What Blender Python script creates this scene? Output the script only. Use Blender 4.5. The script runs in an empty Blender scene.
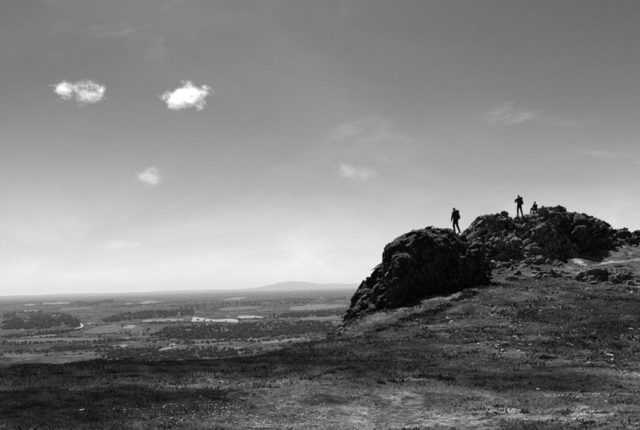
import bpy, bmesh, math, random
import numpy as np
from mathutils import Vector, Matrix, Euler

R = math.radians
random.seed(11)
rng = np.random.default_rng(11)
sc = bpy.context.scene
C = sc.collection

# ------------------------------------------------------------------ camera
EYE = 1.6
FPX = 622.0                       # focal length in pixels of the 640 px wide photograph
PITCH, ROLL = R(6.6), R(-1.55)
CAM_ROT = (Matrix.Rotation(R(90) + PITCH, 3, 'X') @ Matrix.Rotation(ROLL, 3, 'Z'))
cam_d = bpy.data.cameras.new('camera')
cam_d.sensor_width = 36.0
cam_d.lens = FPX / 640.0 * 36.0
cam_d.clip_start = 0.1
cam_d.clip_end = 300000.0
cam = bpy.data.objects.new('camera', cam_d)
cam.matrix_world = Matrix.Translation((0, 0, EYE)) @ CAM_ROT.to_4x4()
C.objects.link(cam)
sc.camera = cam

# ------------------------------------------------------------------ sky, sun, exposure
SUN_EL, SUN_AZ = R(56), R(-6)     # azimuth measured from +Y (view direction) towards +X
world = bpy.data.worlds.new('World')
sc.world = world
world.use_nodes = True
wn, wl = world.node_tree.nodes, world.node_tree.links
wn.clear()
w_out = wn.new('ShaderNodeOutputWorld')
w_bg = wn.new('ShaderNodeBackground')
w_sky = wn.new('ShaderNodeTexSky')
w_sky.sky_type = 'NISHITA'
w_sky.sun_disc = False
w_sky.sun_elevation = SUN_EL
w_sky.sun_rotation = SUN_AZ
w_sky.altitude = 300.0
w_sky.air_density = 1.0
w_sky.dust_density = 0.6
w_sky.ozone_density = 1.0
# black-and-white film behind a red filter: keep the red of the sky only
w_sep = wn.new('ShaderNodeSeparateColor')
wl.new(w_sky.outputs[0], w_sep.inputs[0])
# thin high cirrus, the same all round the sky: noise on a flat layer overhead
w_tc = wn.new('ShaderNodeTexCoord')
w_xyz = wn.new('ShaderNodeSeparateXYZ')
wl.new(w_tc.outputs['Generated'], w_xyz.inputs[0])


def wmath(op, a, b=None, c=None):
    n = wn.new('ShaderNodeMath')
    n.operation = op
    for i, v in enumerate((a, b, c)):
        if v is None:
            continue
        if isinstance(v, (int, float)):
            n.inputs[i].default_value = v
        else:
            wl.new(v, n.inputs[i])
    return n.outputs[0]


zz = wmath('ADD', wmath('MAXIMUM', w_xyz.outputs[2], 0.0), 0.42)
w_cmb = wn.new('ShaderNodeCombineXYZ')
wl.new(wmath('DIVIDE', w_xyz.outputs[0], zz), w_cmb.inputs[0])
wl.new(wmath('DIVIDE', w_xyz.outputs[1], zz), w_cmb.inputs[1])
w_map = wn.new('ShaderNodeMapping')
w_map.inputs['Location'].default_value = (11.7, -3.3, 0.0)
w_map.inputs['Rotation'].default_value = (0, 0, R(24))
w_map.inputs['Scale'].default_value = (1.1, 1.5, 1.0)
wl.new(w_cmb.outputs[0], w_map.inputs[0])


def wnoise(scale, detail, rough, dist):
    n = wn.new('ShaderNodeTexNoise')
    n.inputs['Scale'].default_value = scale
    n.inputs['Detail'].default_value = detail
    n.inputs['Roughness'].default_value = rough
    n.inputs['Distortion'].default_value = dist
    wl.new(w_map.outputs[0], n.inputs['Vector'])
    return n.outputs[0]


def wramp(v, a, b):
    n = wn.new('ShaderNodeMapRange')
    n.interpolation_type = 'SMOOTHSTEP'
    n.inputs[1].default_value = a
    n.inputs[2].default_value = b
    wl.new(v, n.inputs[0])
    return n.outputs[0]


veil = wmath('MULTIPLY', wramp(wnoise(1.6, 5, 0.55, 0.6), 0.35, 0.75), 0.26)
wisp = wmath('MULTIPLY', wmath('MULTIPLY', wramp(wnoise(4.2, 8, 0.62, 0.9), 0.50, 0.80),
                               wramp(wnoise(2.4, 3, 0.5, 0.3), 0.50, 0.64)), 0.7)
wisp = wmath('MULTIPLY', wisp, wramp(w_xyz.outputs[2], 0.02, 0.24))        # thin ice cloud drowns in the haze low down
cirrus = wmath('ADD', veil, wisp)
SKY_BASE = 1.0
film_x = wmath('MULTIPLY', wmath('POWER', w_sep.outputs[0], 2.5), 0.0136)      # contrast and shoulder of the filtered film
film = wmath('DIVIDE', wmath('MULTIPLY', film_x, 10.7), wmath('ADD', wmath('MULTIPLY', film_x, 0.78), 1.0))
w_val = wmath('MULTIPLY', film, wmath('ADD', cirrus, SKY_BASE))
wl.new(w_val, w_bg.inputs[0])
w_bg.inputs[1].default_value = 0.06
wl.new(w_bg.outputs[0], w_out.inputs[0])

sun_d = bpy.data.lights.new('sun', 'SUN')
sun_d.energy = 5.0
sun_d.angle = R(0.53)
sun_d.color = (1.0, 1.0, 1.0)      # the photograph is black and white
sun = bpy.data.objects.new('sun', sun_d)
S_DIR = Vector((math.sin(SUN_AZ) * math.cos(SUN_EL), math.cos(SUN_AZ) * math.cos(SUN_EL), math.sin(SUN_EL)))
sun.rotation_euler = S_DIR.to_track_quat('Z', 'Y').to_euler()
sun.location = S_DIR * 50
C.objects.link(sun)

vs = sc.view_settings
vs.view_transform = 'Standard'
vs.look = 'None'
vs.exposure = 0.5
vs.gamma = 1.0
vs.use_curve_mapping = False
sc.cycles.volume_bounces = 6
sc.cycles.volume_step_rate = 0.2
sc.cycles.volume_max_steps = 256
sc.cycles.use_denoising = False          # the film this was shot on is grainy: keep the fine noise
sc.cycles.filter_width = 1.9
sc.cycles.max_bounces = 8


# ------------------------------------------------------------------ helpers
def ray(px, py):
    d = CAM_ROT @ Vector(((px - 320) / FPX, (215 - py) / FPX, -1.0))
    return d


def at(px, py, Y):
    """point of the place seen at a pixel of the photograph, Y metres ahead"""
    d = ray(px, py)
    return Vector((0, 0, EYE)) + d * (Y / d.y)


def onplane(px, py, z):
    d = ray(px, py)
    t = (z - EYE) / d.z
    return Vector((0, 0, EYE)) + d * t


def _hash(ix, iy, iz, s):
    h = (ix.astype(np.int64) * 374761393 + iy.astype(np.int64) * 668265263 + iz.astype(np.int64) * 2147483647 + s * 1274126177) & 0xFFFFFFFF
    h = ((h ^ (h >> 13)) * 1274126177) & 0xFFFFFFFF
    h = ((h ^ (h >> 15)) * 2246822519) & 0xFFFFFFFF
    h = h ^ (h >> 16)
    return h.astype(np.float64) / 4294967295.0


def vnoise2(x, y, s=0):
    xi, yi = np.floor(x), np.floor(y)
    fx, fy = x - xi, y - yi
    fx = fx * fx * (3 - 2 * fx)
    fy = fy * fy * (3 - 2 * fy)
    z = np.zeros_like(xi)
    a = _hash(xi, yi, z, s); b = _hash(xi + 1, yi, z, s)
    c = _hash(xi, yi + 1, z, s); d = _hash(xi + 1, yi + 1, z, s)
    return (a * (1 - fx) + b * fx) * (1 - fy) + (c * (1 - fx) + d * fx) * fy


def fbm2(x, y, octv=4, s=0, gain=0.5):
    t, amp, tot = 0, 1.0, 0.0
    for o in range(octv):
        t = t + amp * (vnoise2(x * 2 ** o + 17.3 * o, y * 2 ** o + 9.1 * o, s + o) - 0.5)
        tot += amp
        amp *= gain
    return t / tot * 2            # about -1..1


def facets(P, size, s, amp, tilt, crack):
    """Angular, jointed rock: each 3D cell is a flat tilted facet at its own height, with recessed joints."""
    Q = P / size
    base = np.floor(Q)
    f1 = np.full(len(Q), 9e9); f2 = np.full(len(Q), 9e9)
    cid = np.zeros((len(Q), 3)); cen = np.zeros((len(Q), 3))
    for dx in (-1, 0, 1):
        for dy in (-1, 0, 1):
            for dz in (-1, 0, 1):
                c = base + np.array((dx, dy, dz))
                j = np.stack([_hash(c[:, 0], c[:, 1], c[:, 2], s + k) for k in (1, 2, 3)], 1)
                p = c + j
                d = np.sqrt(((p - Q) ** 2).sum(1))
                near = d < f1
                f2 = np.where(near, f1, np.minimum(f2, d))
                f1 = np.where(near, d, f1)
                cid[near] = c[near]; cen[near] = p[near]
    h = _hash(cid[:, 0], cid[:, 1], cid[:, 2], s + 7) - 0.5
    g = np.stack([_hash(cid[:, 0], cid[:, 1], cid[:, 2], s + 10 + k) - 0.5 for k in range(3)], 1)
    rel = Q - cen
    out = amp * 2 * h + tilt * 2 * (rel * g).sum(1)
    out -= crack * np.clip(1 - (f2 - f1) / 0.14, 0, 1)
    return out * size


def link(name, me, mat=None, parent=None, label=None, cat=None, group=None, kind=None, loc=None, rot=None, scale=None):
    o = bpy.data.objects.new(name, me)
    C.objects.link(o)
    if mat is not None and me is not None and not me.materials:
        me.materials.append(mat)
    if parent is not None:
        o.parent = parent
    if loc is not None:
        o.location = loc
    if rot is not None:
        o.rotation_euler = rot
    if scale is not None:
        o.scale = scale
    for k, v in (('label', label), ('category', cat), ('group', group), ('kind', kind)):
        if v:
            o[k] = v
    return o


def np_mesh(name, V, Fc, smooth=True, attr=None):
    """mesh from numpy vertices and faces of one size"""
    me = bpy.data.meshes.new(name)
    n, k = Fc.shape
    me.vertices.add(len(V))
    me.vertices.foreach_set('co', np.ascontiguousarray(V, np.float32).ravel())
    me.loops.add(n * k)
    me.loops.foreach_set('vertex_index', np.ascontiguousarray(Fc, np.int32).ravel())
    me.polygons.add(n)
    me.polygons.foreach_set('loop_start', np.arange(0, n * k, k, dtype=np.int32))
    me.polygons.foreach_set('loop_total', np.full(n, k, np.int32))
    me.polygons.foreach_set('use_smooth', np.full(n, smooth, bool))
    me.update(calc_edges=True)
    if attr:
        for nm, vals in attr.items():
            a = me.attributes.new(nm, 'FLOAT', 'POINT')
            a.data.foreach_set('value', np.ascontiguousarray(vals, np.float32))
    me.validate()
    return me


def grid_faces(nu, nv, wrap=False):
    i, j = np.meshgrid(np.arange(nu if wrap else nu - 1), np.arange(nv - 1), indexing='ij')
    a = i * nv + j
    b = ((i + 1) % nu) * nv + j
    return np.stack([a, b, b + 1, a + 1], -1).reshape(-1, 4)


# ------------------------------------------------------------------ materials (all grey: the photograph is black and white)
class Mat:
    def __init__(self, name):
        self.m = bpy.data.materials.new(name)
        self.m.use_nodes = True
        self.n, self.l = self.m.node_tree.nodes, self.m.node_tree.links
        self.n.clear()
        self.out = self.n.new('ShaderNodeOutputMaterial')
        self.pos = self.n.new('ShaderNodeNewGeometry').outputs['Position']

    def math(self, op, a, b=None, c=None):
        n = self.n.new('ShaderNodeMath'); n.operation = op
        for i, v in enumerate((a, b, c)):
            if v is None:
                continue
            if isinstance(v, (int, float)):
                n.inputs[i].default_value = v
            else:
                self.l.new(v, n.inputs[i])
        return n.outputs[0]

    def obj(self):
        return self.n.new('ShaderNodeTexCoord').outputs['Object']

    def scaled(self, vec, s):
        n = self.n.new('ShaderNodeMapping')
        n.inputs['Scale'].default_value = s
        self.l.new(vec, n.inputs[0])
        return n.outputs[0]

    def noise(self, scale, detail=4, rough=0.55, vec=None, dist=0.0):
        n = self.n.new('ShaderNodeTexNoise')
        n.inputs['Scale'].default_value = scale
        n.inputs['Detail'].default_value = detail
        n.inputs['Roughness'].default_value = rough
        n.inputs['Distortion'].default_value = dist
        self.l.new(vec if vec is not None else self.pos, n.inputs['Vector'])
        return n.outputs[0]

    def ramp(self, v, a, b, lo=0.0, hi=1.0, smooth=True):
        n = self.n.new('ShaderNodeMapRange')
        if smooth:
            n.interpolation_type = 'SMOOTHSTEP'
        for i, x in enumerate((a, b, lo, hi)):
            n.inputs[i + 1].default_value = x
        self.l.new(v, n.inputs[0])
        return n.outputs[0]

    def attr(self, name):
        n = self.n.new('ShaderNodeAttribute'); n.attribute_name = name
        return n.outputs['Fac']

    def objrand(self):
        return self.n.new('ShaderNodeObjectInfo').outputs['Random']

    def bump(self, h, dist, strength=1.0):
        n = self.n.new('ShaderNodeBump')
        n.inputs['Strength'].default_value = strength
        n.inputs['Distance'].default_value = dist
        self.l.new(h, n.inputs['Height'])
        return n.outputs[0]

    def finish(self, col, rough=0.9, normal=None, spec=0.2, transl=0.0):
        p = self.n.new('ShaderNodeBsdfPrincipled')
        if isinstance(col, (int, float)):
            p.inputs['Base Color'].default_value = (col, col, col, 1)
        else:
            self.l.new(col, p.inputs['Base Color'])
        p.inputs['Roughness'].default_value = rough
        p.inputs['Specular IOR Level'].default_value = spec
        if normal is not None:
            self.l.new(normal, p.inputs['Normal'])
        sh = p.outputs[0]
        if transl:
            t = self.n.new('ShaderNodeBsdfTranslucent')
            if isinstance(col, (int, float)):
                t.inputs[0].default_value = (col, col, col, 1)
            else:
                self.l.new(col, t.inputs[0])
            mx = self.n.new('ShaderNodeMixShader'); mx.inputs[0].default_value = transl
            self.l.new(sh, mx.inputs[1]); self.l.new(t.outputs[0], mx.inputs[2])
            sh = mx.outputs[0]
        self.l.new(sh, self.out.inputs[0])
        return self.m


def mat_ground():
    m = Mat('hill_turf')
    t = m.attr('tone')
    n1 = m.ramp(m.noise(7.0, 6, 0.75), 0.32, 0.70, 0.15, 2.3)
    n2 = m.ramp(m.noise(1.6, 5, 0.65), 0.3, 0.7, 0.5, 1.55)
    peb = m.ramp(m.noise(42.0, 3, 0.6), 0.60, 0.72, 0.0, 1.0)
    b = m.attr('bare')
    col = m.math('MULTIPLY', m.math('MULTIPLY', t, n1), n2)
    col = m.math('ADD', col, m.math('MULTIPLY', m.math('MULTIPLY', peb, b), 0.22))
    h = m.math('ADD', m.noise(11.0, 5, 0.7), m.math('MULTIPLY', m.noise(46.0, 3, 0.6), 0.35))
    return m.finish(col, 0.95, m.bump(h, 0.3), 0.1)


def mat_grass():
    m = Mat('grass_blade')
    t = m.attr('tone')
    return m.finish(t, 0.8, None, 0.15, 0.35)


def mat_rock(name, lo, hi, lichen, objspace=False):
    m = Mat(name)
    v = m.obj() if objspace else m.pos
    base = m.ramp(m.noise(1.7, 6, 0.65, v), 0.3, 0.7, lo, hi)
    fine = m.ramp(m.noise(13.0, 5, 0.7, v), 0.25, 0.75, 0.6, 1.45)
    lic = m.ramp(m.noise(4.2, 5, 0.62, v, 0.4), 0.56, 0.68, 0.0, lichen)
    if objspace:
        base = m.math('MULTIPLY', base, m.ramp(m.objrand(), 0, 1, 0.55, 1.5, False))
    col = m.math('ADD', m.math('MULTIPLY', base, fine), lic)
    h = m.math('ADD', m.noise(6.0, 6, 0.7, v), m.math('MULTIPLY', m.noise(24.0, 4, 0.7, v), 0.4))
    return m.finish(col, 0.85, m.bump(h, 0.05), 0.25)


def mat_plain(name, val, rough=0.85, var=0.3, scale=12.0, spec=0.15):
    m = Mat(name)
    c = m.ramp(m.noise(scale, 3, 0.6, m.obj()), 0.3, 0.7, val * (1 - var), val * (1 + var))
    return m.finish(c, rough, None, spec)


def mat_leaf(name, lo, hi, objspace=True):
    m = Mat(name)
    c = m.ramp(m.noise(0.11 if not objspace else 0.6, 4, 0.6, m.obj() if objspace else None), 0.3, 0.7, lo, hi)
    return m.finish(c, 0.85, None, 0.1, 0.2)


M_GROUND = mat_ground()
M_GRASS = mat_grass()
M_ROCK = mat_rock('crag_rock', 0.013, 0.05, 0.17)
M_LIT_TONE = mat_rock('crag_rock_lit_tone', 0.03, 0.14, 0.5)  # paler copy of the crag rock: sunlit facets and highlights put into its colour
M_LIT_TONEB = mat_rock('boulder_rock_lit_tone', 0.035, 0.15, 0.5, True)  # boulder copy with the same sunlit brightness in its colour
M_STONE = mat_rock('loose_stone', 0.4, 0.62, 0.15, True)
M_BOULDER = mat_rock('boulder_rock', 0.04, 0.16, 0.24, True)
M_GRAVEL = mat_rock('gravel', 0.2, 0.45, 0.2)
M_PATH = mat_rock('trodden_path', 0.2, 0.4, 0.15)
M_HEATH = mat_leaf('heather', 0.012, 0.035)


def mat_valley():
    m = Mat('valley_fields')
    v = m.scaled(m.pos, (1 / 200.0, 1 / 380.0, 0.0))
    wob = m.n.new('ShaderNodeVectorMath'); wob.operation = 'ADD'
    nz = m.n.new('ShaderNodeTexNoise'); nz.inputs['Scale'].default_value = 1.4
    m.l.new(v, nz.inputs['Vector']); m.l.new(v, wob.inputs[0]); m.l.new(nz.outputs['Color'], wob.inputs[1])
    vo = m.n.new('ShaderNodeTexVoronoi'); m.l.new(wob.outputs[0], vo.inputs['Vector'])
    sp = m.n.new('ShaderNodeSeparateColor'); m.l.new(vo.outputs['Color'], sp.inputs[0])
    ve = m.n.new('ShaderNodeTexVoronoi'); ve.feature = 'DISTANCE_TO_EDGE'; m.l.new(wob.outputs[0], ve.inputs['Vector'])
    hedge = m.ramp(ve.outputs['Distance'], 0.03, 0.07)
    fld = m.math('ADD', m.ramp(sp.outputs[0], 0, 1, 0.010, 0.075, False), m.ramp(sp.outputs[1], 0.86, 0.97, 0.0, 0.10))
    wood = m.ramp(m.noise(0.0018, 5, 0.6), 0.50, 0.60)
    c = m.math('MULTIPLY', fld, m.math('ADD', m.math('MULTIPLY', hedge, 0.7), 0.3))
    c = m.math('MULTIPLY', c, m.math('SUBTRACT', 1.0, m.math('MULTIPLY', wood, 0.65)))
    c = m.math('MULTIPLY', c, m.ramp(m.noise(0.03, 4, 0.6), 0.3, 0.7, 0.75, 1.25))
    return m.finish(c, 0.95, None, 0.05)


M_VALLEY = mat_valley()


def mat_field(name, val):
    m = Mat(name)
    c = m.ramp(m.noise(0.012, 4, 0.6), 0.3, 0.7, val * 0.82, val * 1.15)
    return m.finish(c, 0.95, None, 0.05)


M_TREE = mat_leaf('tree_foliage', 0.008, 0.022)
M_WOOD = mat_leaf('woodland_foliage', 0.007, 0.024, False)
M_BARK = mat_plain('bark', 0.05)

# ------------------------------------------------------------------ the hill: a smooth surface through known ground points
ctrl = []
for px, py, Y in [
    (0, 430, 8.0), (160, 430, 8.0), (320, 430, 8.0), (480, 430, 8.0), (640, 430, 8.0),
    (0, 395, 10.6), (160, 395, 10.4), (320, 395, 10.4), (480, 395, 10.5), (640, 395, 10.8),
    (0, 369, 14.8), (130, 367, 15.4), (210, 362, 17.6), (270, 353, 22.5), (310, 343, 31.0), (338, 333, 39.0),
    (320, 365, 14.6), (400, 365, 14.5), (400, 341, 21.0), (400, 323, 31.0), (400, 309, 41.0),
    (480, 365, 14.5), (480, 335, 21.5), (480, 305, 32.0), (480, 285, 41.0), (480, 268, 47.0),
    (560, 365, 14.5), (560, 335, 21.0), (560, 305, 30.0), (560, 280, 41.0), (560, 262, 50.0), (560, 251, 56.0),
    (640, 365, 14.2), (640, 335, 20.0), (640, 305, 29.0), (640, 280, 40.0), (640, 262, 50.0), (640, 246, 64.0), (640, 237, 76.0),
    (760, 365, 14.0), (760, 300, 29.0), (760, 250, 52.0), (760, 228, 76.0), (900, 330, 20.0), (900, 235, 60.0),
    (430, 275, 52.0), (470, 255, 56.0), (530, 246, 62.0), (600, 243, 66.0)]:
    ctrl.append(tuple(at(px, py, Y)))
for px, Y, z in [(0, 26, -4.2), (0, 45, -12), (130, 28, -4.6), (130, 50, -13), (210, 31, -4.4), (210, 55, -14),
                 (270, 38, -5), (270, 62, -15), (312, 46, -6), (312, 75, -16), (350, 62, -7), (400, 75, -7), (460, 82, -3),
                 (540, 90, 1.5), (620, 95, 6.0), (760, 100, 9)]:
    d = ray(px, 300)
    ctrl.append((d.x / d.y * Y, Y, z))
ctrl += [(0, 0, 0), (-6, 0, -0.1), (6, 0, 0.15), (0, 4, -0.1), (-12, 6, -0.6), (12, 4, 0.2), (0, -20, 0.4), (-20, -12, -1.5),
         (20, -12, 0.8), (-30, 12, -5.0), (30, 8, 0.8), (45, 25, 2.0), (-60, 0, -18), (60, -10, 1.5), (0, -60, -2)]
ctrl = np.array(ctrl)


def tps_phi(r2):
    return 0.5 * r2 * np.log(r2 + 1e-9)


_n = len(ctrl)
_d2 = ((ctrl[:, None, :2] - ctrl[None, :, :2]) ** 2).sum(-1)
_A = np.zeros((_n + 3, _n + 3))
_A[:_n, :_n] = tps_phi(_d2) + np.eye(_n) * 2.0
_A[:_n, _n] = 1; _A[:_n, _n + 1:] = ctrl[:, :2]; _A[_n, :_n] = 1; _A[_n + 1:, :_n] = ctrl[:, :2].T
_w = np.linalg.solve(_A, np.concatenate([ctrl[:, 2], np.zeros(3)]))


def hill_smooth(x, y):
    shp = np.shape(x)
    x = np.atleast_1d(x).astype(float).ravel(); y = np.atleast_1d(y).astype(float).ravel()
    r = np.sqrt(x * x + y * y)
    k = np.where(r > 95, 95 / np.maximum(r, 1), 1.0)
    xs, ys = x * k, y * k
    z = np.full(len(x), _w[_n]) + _w[_n + 1] * xs + _w[_n + 2] * ys
    for i in range(_n):
        z += _w[i] * tps_phi((xs - ctrl[i, 0]) ** 2 + (ys - ctrl[i, 1]) ** 2)
    z -= 0.42 * np.maximum(r - 95, 0)
    return z.reshape(shp)


def hill(x, y):
    x = np.asarray(x, float); y = np.asarray(y, float)
    r = np.sqrt(x * x + y * y)
    z = hill_smooth(x, y)
    z = z + 0.16 * fbm2(x / 3.1, y / 3.1, 3, 3) * np.clip(r / 14, 0.2, 1.6)
    z = z + 0.055 * fbm2(x / 0.62, y / 0.62, 3, 23) * np.clip(r / 12, 0.8, 2.4)
    return z


def ground_at(px, py):
    """where the line of sight of a pixel meets the hill"""
    d = ray(px, py)
    t = np.concatenate([np.arange(4, 40, 0.05), np.arange(40, 110, 0.1)])
    X, Yv, Z = d.x * t, d.y * t, EYE + d.z * t
    below = np.nonzero(Z < hill_smooth(X, Yv))[0]
    if len(below) == 0:
        return None
    i = below[0]
    return Vector((X[i], Yv[i], float(hill(X[i], Yv[i]))))


# tone of the ground: turf, heather and bare patches, plus shade painted into the groove
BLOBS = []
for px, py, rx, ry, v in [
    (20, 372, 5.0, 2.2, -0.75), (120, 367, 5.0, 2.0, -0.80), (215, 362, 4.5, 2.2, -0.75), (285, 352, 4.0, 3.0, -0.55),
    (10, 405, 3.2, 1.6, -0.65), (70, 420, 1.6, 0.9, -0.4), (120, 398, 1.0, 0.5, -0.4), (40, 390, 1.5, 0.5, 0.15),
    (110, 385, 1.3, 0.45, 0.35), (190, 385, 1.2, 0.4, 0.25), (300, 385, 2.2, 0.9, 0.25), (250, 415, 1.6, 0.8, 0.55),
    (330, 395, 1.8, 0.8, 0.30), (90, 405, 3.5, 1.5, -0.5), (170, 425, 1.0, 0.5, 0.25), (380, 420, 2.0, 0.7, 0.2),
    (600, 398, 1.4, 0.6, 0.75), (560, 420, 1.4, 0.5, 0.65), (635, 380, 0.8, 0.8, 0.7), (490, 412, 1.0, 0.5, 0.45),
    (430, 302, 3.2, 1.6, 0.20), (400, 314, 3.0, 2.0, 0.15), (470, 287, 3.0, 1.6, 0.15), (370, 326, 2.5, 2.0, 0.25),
    (415, 320, 2.5, 1.6, -0.55), (450, 303, 3.0, 1.5, -0.6), (490, 285, 3.0, 1.5, -0.5), (375, 336, 3.0, 2.0, -0.35),  # dark vegetation and painted shade of the groove below the buttress
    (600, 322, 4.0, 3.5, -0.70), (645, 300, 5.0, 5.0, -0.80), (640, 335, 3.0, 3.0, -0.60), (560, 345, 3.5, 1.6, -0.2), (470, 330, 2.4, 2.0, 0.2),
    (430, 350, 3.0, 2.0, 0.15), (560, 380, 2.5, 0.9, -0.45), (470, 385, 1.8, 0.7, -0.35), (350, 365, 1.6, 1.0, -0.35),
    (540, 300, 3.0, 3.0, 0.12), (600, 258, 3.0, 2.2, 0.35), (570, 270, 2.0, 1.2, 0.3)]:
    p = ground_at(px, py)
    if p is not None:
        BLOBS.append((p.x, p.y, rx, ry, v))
BARE = []
for px, py, rx, ry, v in [(250, 415, 1.7, 0.9, 1.0), (330, 405, 1.4, 0.6, 0.6), (600, 400, 1.4, 0.6, 0.6), (560, 420, 1.5, 0.5, 0.6),
                          (635, 380, 0.8, 0.9, 0.8), (290, 424, 1.6, 0.6, 0.7), (400, 425, 1.5, 0.6, 0.5),
                          (500, 300, 4.0, 4.0, 0.5), (600, 258, 3.0, 2.0, 0.5)]:
    p = ground_at(px, py)
    if p is not None:
        BARE.append((p.x, p.y, rx, ry, v))


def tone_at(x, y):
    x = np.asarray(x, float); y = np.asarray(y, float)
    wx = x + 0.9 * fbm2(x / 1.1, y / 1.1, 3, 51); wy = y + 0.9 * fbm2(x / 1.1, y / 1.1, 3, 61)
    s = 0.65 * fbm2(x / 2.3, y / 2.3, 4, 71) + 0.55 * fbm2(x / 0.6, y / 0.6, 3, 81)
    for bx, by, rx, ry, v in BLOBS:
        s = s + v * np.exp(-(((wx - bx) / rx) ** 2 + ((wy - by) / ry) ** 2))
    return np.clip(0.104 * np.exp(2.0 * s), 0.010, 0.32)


def bare_at(x, y):
    wx = x + 0.7 * fbm2(x / 0.9, y / 0.9, 3, 151); wy = y + 0.7 * fbm2(x / 0.9, y / 0.9, 3, 161)
    s = np.zeros_like(x)
    for bx, by, rx, ry, v in BARE:
        s = s + v * np.exp(-(((wx - bx) / rx) ** 2 + ((wy - by) / ry) ** 2))
    return np.clip(s, 0, 1)


th = np.concatenate([np.linspace(-R(62), R(62), 620), np.linspace(R(62), R(298), 64)[1:-1]])
rr = np.concatenate([[0.02, 0.6, 1.2], np.geomspace(2.0, 100, 400), np.geomspace(106, 690, 26)])
TH, RR = np.meshgrid(th, rr, indexing='ij')
GX, GY = (RR * np.sin(TH)).ravel(), (RR * np.cos(TH)).ravel()
GZ = hill(GX, GY)
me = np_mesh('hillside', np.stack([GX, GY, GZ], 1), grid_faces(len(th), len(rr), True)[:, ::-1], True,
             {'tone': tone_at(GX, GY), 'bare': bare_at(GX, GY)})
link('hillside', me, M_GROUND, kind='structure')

# ------------------------------------------------------------------ the valley
VZ = -150.0


def valley(x, y):
    x = np.asarray(x, float); y = np.asarray(y, float)
    r = np.sqrt(x * x + y * y)
    amp = np.interp(r, [0, 1200, 3600, 7200, 18000, 60000], [1.2, 2, 5.5, 15, 32, 55])
    z = VZ + amp * fbm2(x / 1600, y / 2100, 4, 201)
    for px, D, h, sx, sy in HILLS:
        d = ray(px, 290)
        cx, cy = d.x / d.y * D, D
        z = z + h * np.exp(-(((x - cx) / sx) ** 2 + ((y - cy) / sy) ** 2)) * (1 + 0.14 * fbm2(x / 420, y / 420, 3, 231))
    return z


HILLS = [(290, 60000, 500, 2200, 4600), (320, 61000, 270, 4000, 4600), (258, 61000, 200, 3400, 4600), (380, 64000, 330, 6600, 6000),
         (15, 40000, 120, 2600, 2500), (75, 52000, 190, 3600, 3000), (135, 44000, 110, 2300, 2500), (190, 54000, 200, 4200, 3000), (228, 47000, 120, 2000, 2500),
         (42, 3150, 26, 252, 198), (150, 4200, 20, 420, 228), (255, 3000, 13, 312, 156), (90, 9000, 36, 1020, 540), (15, 10200, 42, 960, 540), (205, 7800, 24, 720, 420), (320, 7500, 36, 540, 420), (120, 6300, 24, 360, 210)]

th = np.concatenate([np.linspace(-R(40), R(40), 420), np.linspace(R(40), R(320), 90)[1:-1]])
rr = np.concatenate([[200.0], np.geomspace(500, 95000, 330)])
TH, RR = np.meshgrid(th, rr, indexing='ij')
VX, VY = (RR * np.sin(TH)).ravel(), (RR * np.cos(TH)).ravel()
VT = valley(VX, VY)
me = np_mesh('valley_floor', np.stack([VX, VY, VT], 1), grid_faces(len(th), len(rr), True)[:, ::-1], True)
link('valley_floor', me, M_VALLEY, kind='structure')


_VT = VT.reshape(len(th), len(rr))[:420, 1:]
_LR0, _LRS = math.log(500), (math.log(95000) - math.log(500)) / 329


def vfast(x, y):
    """height of the built valley floor"""
    x = np.asarray(x, float); y = np.asarray(y, float)
    u = np.clip((np.arctan2(x, y) + R(40)) / (R(80) / 419), 0, 418.999)
    v = np.clip((0.5 * np.log(x * x + y * y) - _LR0) / _LRS, 0, 328.999)
    i, j = u.astype(int), v.astype(int)
    fu, fv = u - i, v - j
    return (_VT[i, j] * (1 - fu) + _VT[i + 1, j] * fu) * (1 - fv) + (_VT[i, j + 1] * (1 - fu) + _VT[i + 1, j + 1] * fu) * fv


def valley_pt(px, py):
    d = ray(px, py)
    t = np.geomspace(900, 60000, 3000)
    Z = EYE + d.z * t
    b = np.nonzero(Z < vfast(d.x * t, d.y * t))[0]
    if len(b) == 0:
        return None
    i = b[0]
    return np.array((d.x * t[i], d.y * t[i]))


def field(pts, val, name='field'):
    """a flat crop or pasture field with four corners found on the valley floor"""
    Q = [valley_pt(*p) for p in pts]
    if any(q is None for q in Q):
        return
    n1, n2 = 14, 5
    V = []
    for i in range(n1):
        for j in range(n2):
            u, v = i / (n1 - 1), j / (n2 - 1)
            v = 0.5 + (v - 0.5) * (1 - 0.45 * max(0.0, 2 * u - 1) - 0.15 * abs(2 * u - 1) ** 8) + 0.16 * math.sin(u * 5 + pts[0][0]) * (v - 0.3)
            p = (Q[0] * (1 - u) + Q[1] * u) * (1 - v) + (Q[3] * (1 - u) + Q[2] * u) * v
            V.append((p[0], p[1], float(vfast(p[0], p[1])) + 0.8))
    key = 'crop_%d' % round(val * 1000)
    m = bpy.data.materials.get(key) or mat_field(key, val)
    link(name, np_mesh(name, np.array(V), grid_faces(n1, n2)), m, kind='structure')


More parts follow.
